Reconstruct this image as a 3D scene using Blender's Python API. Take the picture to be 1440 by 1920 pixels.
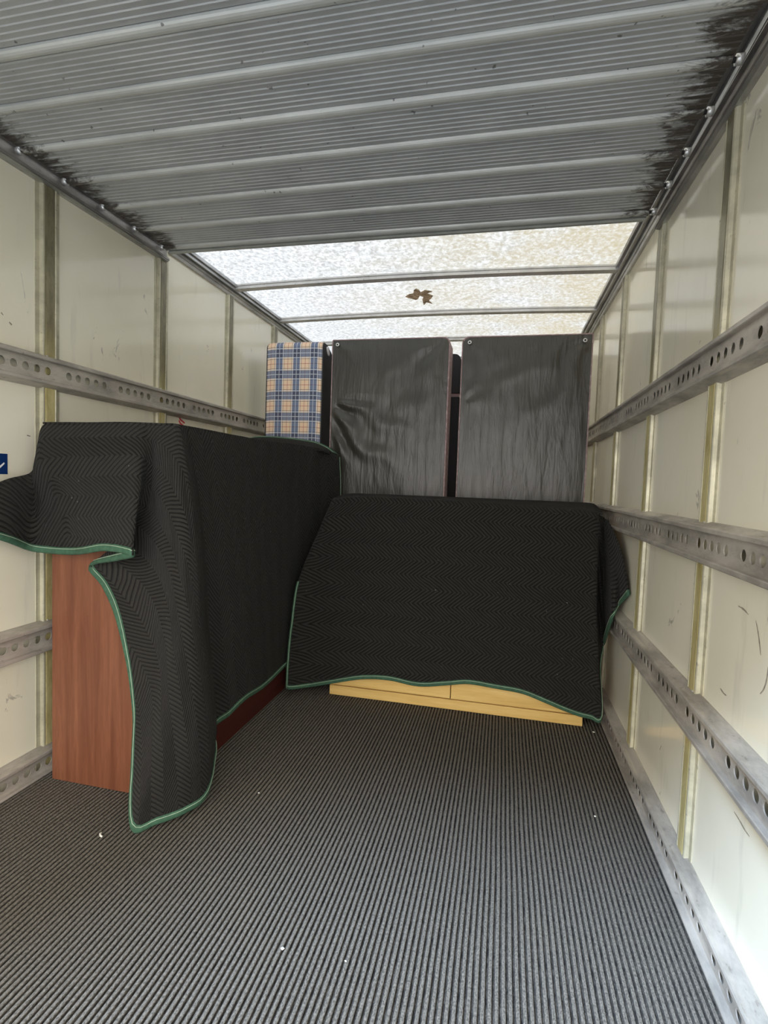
import bpy, math, random
from mathutils import Vector, Matrix, noise
random.seed(7)
S = bpy.context.scene
for o in list(bpy.data.objects):
    bpy.data.objects.remove(o)
COL = S.collection

# ------------------------------------------------------------------ camera
CAM_H = 1.045
cd = bpy.data.cameras.new('camera')
cam = bpy.data.objects.new('camera', cd)
COL.objects.link(cam)
cd.sensor_fit = 'HORIZONTAL'
cd.sensor_width = 36.0
cd.lens = 981.76 / 1440 * 36.0
cd.clip_start = 0.02
right = (0.9744927, 0.22166171, 0.03507226)
fwd = (-0.21951269, 0.97397556, -0.05644274)
up = (-0.04667071, 0.04730423, 0.99778963)
M = Matrix(((right[0], up[0], -fwd[0], 0), (right[1], up[1], -fwd[1], 0),
            (right[2], up[2], -fwd[2], CAM_H), (0, 0, 0, 1)))
cam.matrix_world = M
S.camera = cam

# ------------------------------------------------------------------ world and exposure
w = bpy.data.worlds.new('overcast_sky')
S.world = w
w.use_nodes = True
wn = w.node_tree.nodes
wl = w.node_tree.links
bg = wn['Background']
tc = wn.new('ShaderNodeTexCoord')
sx = wn.new('ShaderNodeSeparateXYZ')
wl.new(tc.outputs['Generated'], sx.inputs[0])
wr = wn.new('ShaderNodeValToRGB')
wr.color_ramp.elements[0].position = 0.0
wr.color_ramp.elements[0].color = (1.0, 0.955, 0.91, 1)
wr.color_ramp.elements[1].position = 1.0
wr.color_ramp.elements[1].color = (1.0, 0.985, 0.95, 1)
wl.new(sx.outputs['Z'], wr.inputs['Fac'])
wl.new(wr.outputs['Color'], bg.inputs['Color'])
bg.inputs['Strength'].default_value = 3.0
sd = bpy.data.lights.new('hazy_sun', 'SUN')
sd.energy = 6.8
sd.angle = math.radians(16)
sd.color = (0.50, 0.70, 1.0)
so = bpy.data.objects.new('hazy_sun', sd)
COL.objects.link(so)
az, el = math.radians(35), math.radians(46)
so.rotation_euler = Vector((math.sin(az) * math.cos(el), math.cos(az) * math.cos(el), -math.sin(el))).to_track_quat('-Z', 'Y').to_euler()
so.location = (-1, -2, 3)
vs = S.view_settings
vs.view_transform = 'Standard'
vs.look = 'None'
vs.gamma = 1.0
vs.use_curve_mapping = False
vs.exposure = 0.46

# ------------------------------------------------------------------ material helpers
class NT:
    def __init__(s, name):
        s.m = bpy.data.materials.new(name)
        s.m.use_nodes = True
        s.t = s.m.node_tree
        s.n = s.t.nodes
        s.l = s.t.links
        s.b = s.n['Principled BSDF']
        s.out = s.n['Material Output']
    def node(s, t, **k):
        n = s.n.new(t)
        for a, b in k.items():
            setattr(n, a, b)
        return n
    def put(s, sock, v):
        if isinstance(v, (int, float)):
            sock.default_value = v
        elif isinstance(v, tuple):
            sock.default_value = v if len(v) == len(sock.default_value) else v + (1,)
        else:
            s.l.new(v, sock)
    def math(s, op, a, b=0.0, c=0.0, clamp=False):
        n = s.node('ShaderNodeMath', operation=op, use_clamp=clamp)
        s.put(n.inputs[0], a); s.put(n.inputs[1], b); s.put(n.inputs[2], c)
        return n.outputs[0]
    def mix(s, f, a, b, bt='MIX'):
        n = s.node('ShaderNodeMix', data_type='RGBA', blend_type=bt)
        s.put(n.inputs[0], f); s.put(n.inputs[6], a); s.put(n.inputs[7], b)
        return n.outputs[2]
    def coord(s, kind='Object', scale=(1, 1, 1)):
        c = s.node('ShaderNodeTexCoord')
        mp = s.node('ShaderNodeMapping')
        mp.inputs['Scale'].default_value = scale
        s.l.new(c.outputs[kind], mp.inputs[0])
        return mp.outputs[0]
    def noise(s, vec, scale, detail=3, rough=0.55, dist=0.0):
        n = s.node('ShaderNodeTexNoise')
        s.l.new(vec, n.inputs['Vector'])
        n.inputs['Scale'].default_value = scale
        n.inputs['Detail'].default_value = detail
        n.inputs['Roughness'].default_value = rough
        n.inputs['Distortion'].default_value = dist
        return n.outputs['Fac']
    def ramp(s, f, *st, interp='LINEAR'):
        r = s.node('ShaderNodeValToRGB')
        r.color_ramp.interpolation = interp
        e = r.color_ramp.elements
        while len(e) < len(st):
            e.new(0.5)
        for i, (p, c) in enumerate(st):
            e[i].position = p
            e[i].color = c + (1,) if isinstance(c, tuple) else (c, c, c, 1)
        s.put(r.inputs[0], f)
        return r.outputs[0]
    def bump(s, h, dist, strength=1.0):
        b = s.node('ShaderNodeBump')
        b.inputs['Distance'].default_value = dist
        b.inputs['Strength'].default_value = strength
        s.l.new(h, b.inputs['Height'])
        s.l.new(b.outputs[0], s.b.inputs['Normal'])
        return b
    def set(s, **k):
        names = dict(col='Base Color', rough='Roughness', metal='Metallic', spec='Specular IOR Level',
                     coat='Coat Weight', coatr='Coat Roughness', sheen='Sheen Weight', ior='IOR')
        for a, v in k.items():
            s.put(s.b.inputs[names[a]], v)
        return s

def plain(name, col, rough=0.5, metal=0.0, var=0.12, scale=12):
    t = NT(name)
    v = t.coord()
    n = t.noise(v, scale, 4)
    lo = tuple(c * (1 - var) for c in col)
    hi = tuple(min(1, c * (1 + var)) for c in col)
    t.set(col=t.ramp(n, (0.3, lo), (0.7, hi)), rough=rough, metal=metal)
    return t.m

def m_wall():
    t = NT('cream_panel')
    v = t.coord()
    n = t.noise(v, 2.2, 4)
    base = t.ramp(n, (0.3, (0.83, 0.775, 0.60)), (0.72, (0.89, 0.845, 0.69)))
    vs_ = t.coord(scale=(1, 1, 0.18))
    st = t.noise(vs_, 22, 3)
    d = t.ramp(st, (0.60, 0.0), (0.76, 1.0))
    base = t.mix(t.math('MULTIPLY', d, 0.22), base, (0.45, 0.43, 0.36))
    sc = t.coord(scale=(1, 0.6, 0.35))
    sn = t.noise(sc, 16, 5, 0.7, 0.6)
    s2 = t.ramp(sn, (0.67, 0.0), (0.70, 1.0))
    base = t.mix(t.math('MULTIPLY', s2, 0.55), base, (0.20, 0.19, 0.16))
    t.set(col=base, rough=t.ramp(n, (0.3, 0.10), (0.7, 0.18)), spec=0.6)
    w_ = t.noise(v, 7, 2)
    t.bump(w_, 0.002, 0.35)
    return t.m

def m_alu(name='aluminium', col=(0.60, 0.60, 0.60), rough=0.34, dirt=0.35, metal=0.9):
    t = NT(name)
    v = t.coord(scale=(1, 0.35, 1))
    n = t.noise(v, 14, 5, 0.65)
    base = t.ramp(n, (0.35, tuple(c * (1 - dirt) for c in col)), (0.62, col))
    f = t.noise(v, 70, 3, 0.7)
    base = t.mix(t.math('MULTIPLY', t.ramp(f, (0.62, 0.0), (0.72, 1.0)), 0.5), base, (0.16, 0.13, 0.10))
    t.set(col=base, metal=metal, rough=t.ramp(n, (0.3, rough + 0.18), (0.7, rough)))
    t.bump(f, 0.0006, 0.4)
    return t.m

def m_roof():
    t = NT('translucent_roof_sheet')
    v = t.coord()
    fib = t.noise(t.coord(scale=(1, 0.8, 1)), 55, 3, 0.7, 0.5)
    blot = t.noise(v, 2.6, 4, 0.6)
    sxyz = t.node('ShaderNodeSeparateXYZ')
    t.l.new(v, sxyz.inputs[0])
    gx = t.ramp(t.math('MULTIPLY_ADD', sxyz.outputs['X'], 0.5, 0.76), (0.10, 0.0), (0.90, 1.0))
    stain = t.math('MULTIPLY', t.ramp(blot, (0.38, 0.2), (0.56, 1.0)), gx)
    col = t.ramp(fib, (0.38, (0.150, 0.147, 0.138)), (0.60, (0.262, 0.258, 0.248)))
    col = t.mix(t.math('MULTIPLY', stain, t.ramp(fib, (0.30, 1.0), (0.66, 0.40))), col, (0.165, 0.138, 0.085))
    tr = t.node('ShaderNodeBsdfTranslucent')
    t.l.new(col, tr.inputs[0])
    t.set(col=(0.78, 0.78, 0.74), rough=0.4)
    ms = t.node('ShaderNodeMixShader')
    ms.inputs[0].default_value = 0.78
    t.l.new(t.b.outputs[0], ms.inputs[1])
    t.l.new(tr.outputs[0], ms.inputs[2])
    t.l.new(ms.outputs[0], t.out.inputs[0])
    return t.m

def m_shutter(name='shutter_slat_grey', lo=(0.45, 0.462, 0.465), hi=(0.56, 0.57, 0.57)):
    t = NT(name)
    v = t.coord(scale=(0.6, 1, 1))
    n = t.noise(v, 9, 5, 0.6)
    base = t.ramp(n, (0.3, lo), (0.7, hi))
    c = t.node('ShaderNodeTexCoord')
    s = t.node('ShaderNodeSeparateXYZ')
    t.l.new(c.outputs['Object'], s.inputs[0])
    # grime gathered at both slat ends
    ax = t.math('ABSOLUTE', t.math('ADD', s.outputs['X'], 0.013))
    gr = t.noise(t.coord(scale=(0.45, 1.6, 1)), 26, 6, 0.75, 0.6)
    e = t.math('ADD', t.math('MULTIPLY_ADD', ax, 4.2, -3.86), t.math('MULTIPLY', gr, 1.8))
    g = t.ramp(e, (0.74, 0.0), (1.15, 1.0))
    base = t.mix(t.math('MULTIPLY', g, 0.93), base, (0.045, 0.032, 0.022))
    sp = t.noise(t.coord(), 48, 2, 0.5)
    base = t.mix(t.ramp(sp, (0.735, 0.0), (0.76, 0.75)), base, (0.10, 0.09, 0.08))
    t.set(col=base, rough=0.42, metal=0.25)
    return t.m

def m_carpet():
    t = NT('ribbed_carpet')
    v = t.coord()
    f = t.noise(t.coord(scale=(1, 0.55, 1)), 330, 3, 0.75)
    b = t.noise(v, 2.3, 4, 0.6)
    base = t.ramp(f, (0.33, (0.062, 0.055, 0.046)), (0.68, (0.265, 0.236, 0.196)))
    base = t.mix(t.ramp(b, (0.56, 0.0), (0.80, 0.55)), base, (0.20, 0.17, 0.125))
    fl = t.noise(v, 150, 2, 0.5)
    base = t.mix(t.ramp(fl, (0.755, 0.0), (0.775, 0.8)), base, (0.45, 0.43, 0.38))
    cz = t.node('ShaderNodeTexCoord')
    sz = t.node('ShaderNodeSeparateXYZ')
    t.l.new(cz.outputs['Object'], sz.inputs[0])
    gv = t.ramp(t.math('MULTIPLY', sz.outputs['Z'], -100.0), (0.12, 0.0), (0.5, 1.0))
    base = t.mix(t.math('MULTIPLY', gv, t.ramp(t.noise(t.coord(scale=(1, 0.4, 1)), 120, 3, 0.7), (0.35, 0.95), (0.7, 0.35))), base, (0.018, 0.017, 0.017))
    t.set(col=base, rough=0.95, spec=0.15)
    t.bump(f, 0.003, 0.7)
    return t.m

def m_blanket():
    t = NT('quilted_blanket_black')
    c = t.node('ShaderNodeTexCoord')
    s = t.node('ShaderNodeSeparateXYZ')
    t.l.new(c.outputs['UV'], s.inputs[0])
    U, V = s.outputs['X'], s.outputs['Y']
    wob = t.noise(t.coord(), 6, 2)
    wob = t.math('MULTIPLY', wob, 0.02)
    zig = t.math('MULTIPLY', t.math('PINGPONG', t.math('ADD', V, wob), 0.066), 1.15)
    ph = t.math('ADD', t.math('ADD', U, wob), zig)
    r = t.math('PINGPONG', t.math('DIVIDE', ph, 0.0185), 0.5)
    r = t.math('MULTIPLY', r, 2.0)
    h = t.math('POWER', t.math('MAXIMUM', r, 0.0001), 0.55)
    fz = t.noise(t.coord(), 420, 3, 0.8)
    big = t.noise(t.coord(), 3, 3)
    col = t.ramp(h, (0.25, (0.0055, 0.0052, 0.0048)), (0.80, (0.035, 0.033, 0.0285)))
    col = t.mix(t.ramp(fz, (0.45, 0.0), (0.8, 0.25)), col, (0.065, 0.062, 0.056))
    lint = t.noise(t.coord(), 95, 1, 0.4)
    col = t.mix(t.ramp(lint, (0.80, 0.0), (0.83, 0.5)), col, (0.4, 0.4, 0.38))
    t.set(col=col, rough=0.95, spec=0.12, sheen=0.05)
    t.b.inputs['Sheen Roughness'].default_value = 0.35
    hh = t.math('ADD', h, t.math('MULTIPLY', fz, 0.25))
    t.bump(hh, 0.006, 1.0)
    return t.m

def m_wood(name, a, b, c, rough, scale=(9, 9, 0.55), bandz=False):
    t = NT(name)
    v = t.coord(scale=scale)
    n1 = t.noise(v, 3.2, 5, 0.65, 0.5)
    n2 = t.noise(v, 26, 3, 0.7)
    col = t.ramp(n1, (0.30, a), (0.52, b), (0.72, c))
    col = t.mix(t.math('MULTIPLY', t.ramp(n2, (0.45, 0.0), (0.7, 1.0)), 0.45), col, a)
    t.set(col=col, rough=rough, spec=0.4)
    return t.m

def m_film():
    t = NT('black_underside_film')
    v = t.coord()
    st = t.noise(t.coord(scale=(2.2, 1, 0.28)), 13, 5, 0.6, 0.6)
    fine = t.noise(t.coord(scale=(1, 1, 0.3)), 60, 3, 0.6)
    n = t.noise(v, 3, 3)
    t.set(col=t.ramp(n, (0.3, (0.030, 0.028, 0.022)), (0.7, (0.055, 0.051, 0.039))), rough=0.36, spec=0.7)
    h = t.math('ADD', st, t.math('MULTIPLY', fine, 0.22))
    t.bump(h, 0.012, 0.5)
    return t.m

def m_damask():
    t = NT('pink_damask_ticking')
    v = t.node('ShaderNodeTexVoronoi')
    t.l.new(t.coord(), v.inputs['Vector'])
    v.inputs['Scale'].default_value = 45
    t.set(col=t.ramp(v.outputs['Distance'], (0.2, (0.50, 0.38, 0.37)), (0.6, (0.36, 0.25, 0.25))), rough=0.7)
    return t.m

def m_plaid():
    t = NT('plaid_fabric')
    c = t.node('ShaderNodeTexCoord')
    s = t.node('ShaderNodeSeparateXYZ')
    t.l.new(c.outputs['UV'], s.inputs[0])
    fu = t.math('PINGPONG', t.math('DIVIDE', s.outputs['X'], 0.1085), 0.5)
    fv = t.math('PINGPONG', t.math('DIVIDE', s.outputs['Y'], 0.1235), 0.5)
    blue = (0.16, 0.235, 0.40)
    def bands(f, bl):
        return t.ramp(f, (0.0, bl), (0.185, (1.0, 1.0, 1.0)), (0.235, (1, 1, 1)), (0.262, (0.12, 0.17, 0.26)),
                      (0.283, (1, 1, 1)), (0.488, (0.62, 0.25, 0.2)), interp='CONSTANT')
    bu = bands(fu, (0.15, 0.20, 0.33))
    bv = bands(fv, (0.21, 0.24, 0.34))
    col = t.mix(1.0, bu, bv, 'MULTIPLY')
    sq = t.math('MULTIPLY', t.math('GREATER_THAN', fu, 0.185), t.math('GREATER_THAN', fv, 0.185))
    col = t.mix(sq, col, t.mix(1.0, col, (0.94, 0.70, 0.48), 'MULTIPLY'))
    def line(f):
        a = t.math('LESS_THAN', f, 0.017)
        b = t.math('MULTIPLY', t.math('GREATER_THAN', f, 0.20), t.math('LESS_THAN', f, 0.233))
        return t.math('MAXIMUM', t.math('MULTIPLY', a, 0.85), t.math('MULTIPLY', b, 0.8))
    lm = t.math('MAXIMUM', line(fu), line(fv))
    # white lines fade where they cross the blue bands of the other direction
    col = t.mix(t.math('MULTIPLY', lm, 0.8), col, (0.80, 0.83, 0.88))
    col = t.mix(0.06, col, (1, 1, 1))
    t.set(col=col, rough=0.8)
    f = t.noise(t.coord(), 500, 2)
    t.bump(f, 0.001, 0.4)
    return t.m

def m_leaf():
    t = NT('dead_leaf')
    n = t.noise(t.coord(), 45, 4, 0.7)
    col = t.ramp(n, (0.35, (0.30, 0.22, 0.16)), (0.65, (0.85, 0.74, 0.60)))
    tr = t.node('ShaderNodeBsdfTranslucent')
    t.l.new(col, tr.inputs[0])
    t.set(col=col, rough=0.7)
    ms = t.node('ShaderNodeMixShader')
    ms.inputs[0].default_value = 0.6
    t.l.new(t.b.outputs[0], ms.inputs[1])
    t.l.new(tr.outputs[0], ms.inputs[2])
    t.l.new(ms.outputs[0], t.out.inputs[0])
    return t.m

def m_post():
    # dark reflections up high and yellow ones below, painted into the post colour
    t = NT('post_painted_reflection')
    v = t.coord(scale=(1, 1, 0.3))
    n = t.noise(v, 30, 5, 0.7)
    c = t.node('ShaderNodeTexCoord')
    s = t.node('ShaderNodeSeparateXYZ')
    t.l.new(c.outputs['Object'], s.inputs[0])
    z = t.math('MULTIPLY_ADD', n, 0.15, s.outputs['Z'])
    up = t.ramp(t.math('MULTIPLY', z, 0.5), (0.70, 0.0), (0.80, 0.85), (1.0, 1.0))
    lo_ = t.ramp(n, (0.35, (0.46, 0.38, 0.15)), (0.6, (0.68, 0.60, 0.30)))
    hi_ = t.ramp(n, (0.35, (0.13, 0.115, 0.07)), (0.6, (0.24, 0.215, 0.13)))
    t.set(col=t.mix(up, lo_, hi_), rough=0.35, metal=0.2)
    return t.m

MAT = dict(
    wall=m_wall(),
    alu=m_alu(),
    rail=m_alu('galvanised_rail', (0.58, 0.53, 0.46), 0.40, 0.45, 0.3),
    track=m_alu('grimy_track', (0.42, 0.39, 0.36), 0.45, 0.55, 0.6),
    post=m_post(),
    flange=m_alu('post_flange', (0.62, 0.585, 0.43), 0.3, 0.3, 0.25),
    bow=m_alu('roof_bow_metal', (0.72, 0.71, 0.69), 0.4, 0.15, 0.6),
    roof=m_roof(),
    shutter=m_shutter(),
    bead=m_shutter('shutter_bead', (0.56, 0.57, 0.545), (0.70, 0.71, 0.68)),
    edge_bar=plain('shutter_edge_bar', (0.42, 0.43, 0.40), 0.4, 0.3),
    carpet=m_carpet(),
    blanket=m_blanket(),
    hem=plain('green_binding_tape', (0.042, 0.108, 0.062), 0.85, 0, 0.25, 60),
    stitch=plain('pale_stitching', (0.42, 0.52, 0.38), 0.8),
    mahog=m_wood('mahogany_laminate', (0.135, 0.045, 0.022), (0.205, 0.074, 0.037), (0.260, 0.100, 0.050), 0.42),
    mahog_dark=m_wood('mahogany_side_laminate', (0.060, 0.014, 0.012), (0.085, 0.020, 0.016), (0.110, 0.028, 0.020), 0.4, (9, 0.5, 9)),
    oak=m_wood('light_oak', (0.70, 0.44, 0.13), (0.82, 0.55, 0.185), (0.88, 0.63, 0.25), 0.45, (0.6, 9, 9)),
    dark=plain('shadow_gap', (0.03, 0.022, 0.015), 0.8),
    film=m_film(),
    damask=m_damask(),
    plaid=m_plaid(),
    black_fabric=plain('black_side_fabric', (0.022, 0.022, 0.024), 0.75),
    white=plain('white_plastic', (0.85, 0.85, 0.84), 0.35, 0, 0.03),
    washer=plain('zinc_washer', (0.72, 0.72, 0.70), 0.3, 0.6, 0.05),
    blue=plain('blue_sticker', (0.004, 0.030, 0.135), 0.35, 0, 0.05),
    red=plain('red_mark', (0.62, 0.03, 0.05), 0.4, 0, 0.05),
    leaf=m_leaf(),
    crumb=plain('pale_crumb', (0.80, 0.78, 0.68), 0.7, 0, 0.08, 200),
    asphalt=plain('asphalt', (0.16, 0.17, 0.185), 0.9, 0, 0.2, 3),
    scuff=plain('scuff_dirt', (0.30, 0.26, 0.19), 0.7, 0, 0.3, 80),
    grime=plain('black_grime', (0.02, 0.018, 0.016), 0.8),
)

# ------------------------------------------------------------------ mesh helpers
def link(name, me, mat, parent=None, smooth=False):
    o = bpy.data.objects.new(name, me)
    COL.objects.link(o)
    if mat is not None:
        me.materials.append(MAT[mat])
    if parent is not None:
        o.parent = parent
    if smooth:
        for p in me.polygons:
            p.use_smooth = True
    return o

def mesh(name, V, F, mat, parent=None, smooth=False, uv=None):
    me = bpy.data.meshes.new(name)
    off = Vector(parent['_o']) if parent is not None and '_o' in parent else None
    if off is not None:
        V = [(v[0] - off.x, v[1] - off.y, v[2] - off.z) for v in V]
    me.from_pydata([tuple(v) for v in V], [], F)
    if uv is not None:
        l = me.uv_layers.new(name='UVMap')
        for lp in me.loops:
            l.data[lp.index].uv = uv[lp.vertex_index]
    me.update()
    return link(name, me, mat, parent, smooth)

def box_vf(x0, x1, y0, y1, z0, z1):
    V = [(x0, y0, z0), (x1, y0, z0), (x1, y1, z0), (x0, y1, z0), (x0, y0, z1), (x1, y0, z1), (x1, y1, z1), (x0, y1, z1)]
    F = [(3, 2, 1, 0), (4, 5, 6, 7), (0, 1, 5, 4), (1, 2, 6, 5), (2, 3, 7, 6), (3, 0, 4, 7)]
    return V, F

def box(name, x0, x1, y0, y1, z0, z1, mat, parent=None, bevel=0.0):
    V, F = box_vf(min(x0, x1), max(x0, x1), y0, y1, z0, z1)
    o = mesh(name, V, F, mat, parent)
    if bevel:
        b = o.modifiers.new('bevel', 'BEVEL')
        b.width = bevel
        b.segments = 2
    return o

def extrude(name, prof, axis, a, b, mat, parent=None, smooth=False, closed=True, caps=True):
    """closed profile of (p, q) pairs swept from a to b along an axis; axis 'Y' -> (p,.,q) = (x,z); 'X' -> (y,z); 'Z' -> (x,y)"""
    def pt(p, q, t):
        return (p, t, q) if axis == 'Y' else ((t, p, q) if axis == 'X' else (p, q, t))
    n = len(prof)
    V = [pt(p, q, a) for p, q in prof] + [pt(p, q, b) for p, q in prof]
    F = []
    for i in range(n if closed else n - 1):
        j = (i + 1) % n
        F.append((i, j, n + j, n + i))
    if caps and closed:
        F.append(tuple(range(n - 1, -1, -1)))
        F.append(tuple(range(n, 2 * n)))
    return mesh(name, V, F, mat, parent, smooth)

def empty(name, loc, label, cat, group=None):
    o = bpy.data.objects.new(name, None)
    COL.objects.link(o)
    o.location = loc
    o.empty_display_size = 0.1
    o['label'] = label
    o['category'] = cat
    o['_o'] = loc
    if group:
        o['group'] = group
    return o

def tag(o, label, cat, group=None):
    o['label'] = label
    o['category'] = cat
    if group:
        o['group'] = group
    return o

def struct(o):
    o['kind'] = 'structure'
    return o

def tube_vf(pts, r, seg=6):
    V, F = [], []
    n = len(pts)
    P = [Vector(p) for p in pts]
    for i in range(n):
        t = (P[min(i + 1, n - 1)] - P[max(i - 1, 0)]).normalized()
        a = Vector((0, 0, 1)) if abs(t.z) < 0.9 else Vector((1, 0, 0))
        u = t.cross(a).normalized()
        v = t.cross(u)
        for k in range(seg):
            an = 2 * math.pi * k / seg
            V.append(P[i] + (u * math.cos(an) + v * math.sin(an)) * r)
    for i in range(n - 1):
        for k in range(seg):
            k2 = (k + 1) % seg
            F.append((i * seg + k, i * seg + k2, (i + 1) * seg + k2, (i + 1) * seg + k))
    F.append(tuple(range(seg - 1, -1, -1)))
    F.append(tuple(range((n - 1) * seg, n * seg)))
    return V, F

def catmull(P, k):
    """points P (list of Vector) resampled with k steps per span"""
    out = []
    n = len(P)
    for i in range(n - 1):
        p0 = P[i - 1] if i > 0 else P[0] * 2 - P[1]
        p1, p2 = P[i], P[i + 1]
        p3 = P[i + 2] if i + 2 < n else P[-1] * 2 - P[-2]
        for s in range(k):
            t = s / k
            out.append(0.5 * ((2 * p1) + (p2 - p0) * t + (2 * p0 - 5 * p1 + 4 * p2 - p3) * t * t + (3 * p1 - p0 - 3 * p2 + p3) * t ** 3))
    out.append(P[-1].copy())
    return out

# ------------------------------------------------------------------ the van body
XL, XR = -1.5295, 0.5205
Y0, YE = -0.07, 4.60
ZR = 2.11
POSTS = [0.30, 0.90, 1.503, 2.104, 2.701, 3.284, 3.88, 4.47]

struct(box('wall_left', XL - 0.02, XL, Y0, YE, -0.04, 2.13, 'wall'))
struct(box('wall_right', XR, XR + 0.02, Y0, YE, -0.04, 2.13, 'wall'))
struct(box('wall_front', XL - 0.02, XR + 0.02, YE, YE + 0.02, -0.04, 2.13, 'wall'))

# scuffs rubbed into the wall panels
def scuffs(wall, X, s, lines):
    for ln in lines:
        P = [Vector((0, a, b)) for a, b in ln]
        if len(P) > 2:
            P = catmull(P, 5)
        V, F = [], []
        n = len(P)
        for i, p in enumerate(P):
            t = (P[min(i + 1, n - 1)] - P[max(i - 1, 0)]).normalized()
            w_ = (0.0007 + 0.0016 * math.sin(math.pi * (i + 0.5) / n)) * (1 + 0.6 * noise.noise(p * 90))
            q = Vector((0, -t.z, t.y)) * w_
            V += [(X + s * 0.0004, p.y + q.y, p.z + q.z), (X + s * 0.0004, p.y - q.y, p.z - q.z)]
        F = [(2 * i, 2 * i + 1, 2 * i + 3, 2 * i + 2) for i in range(n - 1)]
        mesh('scuff_mark', V, F, 'scuff', wall)
scuffs(bpy.data.objects['wall_right'], XR, -1, [[(1.21, 0.788), (1.197, 0.767), (1.188, 0.748), (1.179, 0.725)], [(1.147, 0.712), (1.149, 0.685), (1.157, 0.664), (1.17, 0.649)], [(1.295, 0.799), (1.268, 0.798), (1.244, 0.792)], [(1.242, 0.36), (1.216, 0.358), (1.19, 0.354), (1.168, 0.354)], [(1.357, 0.589), (1.335, 0.585), (1.321, 0.586)], [(1.766, 0.234), (1.753, 0.254)], [(1.737, 0.105), (1.734, 0.115)]])
scuffs(bpy.data.objects['wall_left'], XL, 1, [[(1.336, 1.525), (1.343, 1.519)], [(1.363, 1.504), (1.372, 1.498)], [(1.424, 1.158), (1.437, 1.156)]])

# ribbed carpet floor, ribs running the length of the body
V, F = [], []
PITCH = 0.0139
x = XL
prof = []
while x < XR:
    for a, h in ((0.0, -0.0062), (0.30, -0.0062), (0.38, -0.0012), (0.48, 0.0), (0.82, 0.0), (0.93, -0.0012)):
        prof.append((x + a * PITCH, h))
    x += PITCH
prof = [p for p in prof if p[0] < XR]
prof = [(XL, -0.03)] + prof + [(XR, -0.0048), (XR, -0.03)]
ys = [Y0 + (YE - Y0) * i / 60 for i in range(61)]
for y in ys:
    for px, pz in prof:
        wx = 0.0016 * noise.noise(Vector((px * 3, y * 4, 0))) if -1.5 < px < 0.49 else 0
        V.append((px + wx, y, pz))
n = len(prof)
for i in range(60):
    for j in range(n):
        k = (j + 1) % n
        F.append((i * n + j, i * n + k, (i + 1) * n + k, (i + 1) * n + j))
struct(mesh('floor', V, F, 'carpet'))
struct(box('ground', -12, 12, -14, 12, -1.0, -0.95, 'asphalt'))

# translucent roof sheet, gently bowed across the width
V, F = [], []
NX = 24
def roof_z(x):
    t = (x - XL) / (XR - XL) * 2 - 1
    return ZR - 0.008 + 0.016 * (1 - t * t)
for y in (Y0, YE):
    for i in range(NX + 1):
        x = XL - 0.02 + (XR - XL + 0.04) * i / NX
        V.append((x, y, roof_z(x)))
for i in range(NX):
    F.append((i, NX + 1 + i, NX + 2 + i, i + 1))
struct(mesh('ceiling', V, F, 'roof', smooth=True))

# cant rails along both top corners
ti = 1
def trim(fn, *a, **k):
    global ti
    o = fn('trim_%d' % ti, *a, **k)
    ti += 1
    return struct(o)
for X, s in ((XL, 1), (XR, -1)):
    p = [(X, 2.046), (X + s * 0.012, 2.046), (X + s * 0.016, 2.058), (X + s * 0.020, 2.058), (X + s * 0.024, 2.066), (X + s * 0.026, 2.078), (X + s * 0.036, 2.078),
         (X + s * 0.037, 2.070), (X + s * 0.044, 2.070), (X + s * 0.045, 2.086), (X + s * 0.052, 2.088), (X + s * 0.052, 2.084), (X + s * 0.056, 2.084), (X + s * 0.058, 2.098), (X, 2.100)]
    trim(extrude, p, 'Y', Y0, YE, 'alu')

# wall posts: top-hat section, flange - web - face - web - flange
for X, s in ((XL, 1), (XR, -1)):
    for y in POSTS:
        hw, fw, d = 0.028, 0.048, 0.013
        p = [(X, y - fw), (X + s * 0.002, y - fw), (X + s * 0.002, y - hw - 0.004), (X + s * (d - 0.002), y - hw - 0.002), (X + s * d, y - hw + 0.001),
             (X + s * d, y - hw + 0.006), (X + s * (d - 0.0025), y - hw + 0.009), (X + s * (d - 0.0005), y - hw + 0.013), (X + s * (d - 0.0005), y + hw - 0.009), (X + s * (d - 0.002), y + hw - 0.007), (X + s * d, y + hw - 0.005),
             (X + s * d, y + hw - 0.001), (X + s * (d - 0.002), y + hw + 0.002), (X + s * 0.002, y + hw + 0.004), (X + s * 0.002, y + fw), (X, y + fw)]
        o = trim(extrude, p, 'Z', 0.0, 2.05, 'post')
        o.data.materials.append(MAT['flange'])
        for f in o.data.polygons:
            c = f.center
            if abs(c.y - y) > hw - 0.0075:
                f.material_index = 1

# roof bows at every post
for y in POSTS:
    if y < 2.3:
        continue
    V, F = [], []
    N = 24
    for i in range(N + 1):
        x = XL + 0.04 + (XR - XL - 0.08) * i / N
        z = roof_z(x) - 0.003
        for dy, dz in ((-0.026, 0), (-0.026, -0.008), (-0.020, -0.010), (-0.020, -0.024), (0.024, -0.024), (0.024, -0.006), (0.030, -0.004), (0.030, 0)):
            V.append((x, y + dy, z + dz))
    for i in range(N):
        for k in range(8):
            k2 = (k + 1) % 8
            F.append((i * 8 + k, i * 8 + k2, (i + 1) * 8 + k2, (i + 1) * 8 + k))
    trim(mesh, V, F, 'bow')
# corner posts beside the front wall
for X, s in ((XL, 1), (XR, -1)):
    trim(box, X, X + s * 0.05, YE - 0.05, YE, 0, 2.05, 'alu')

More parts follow.
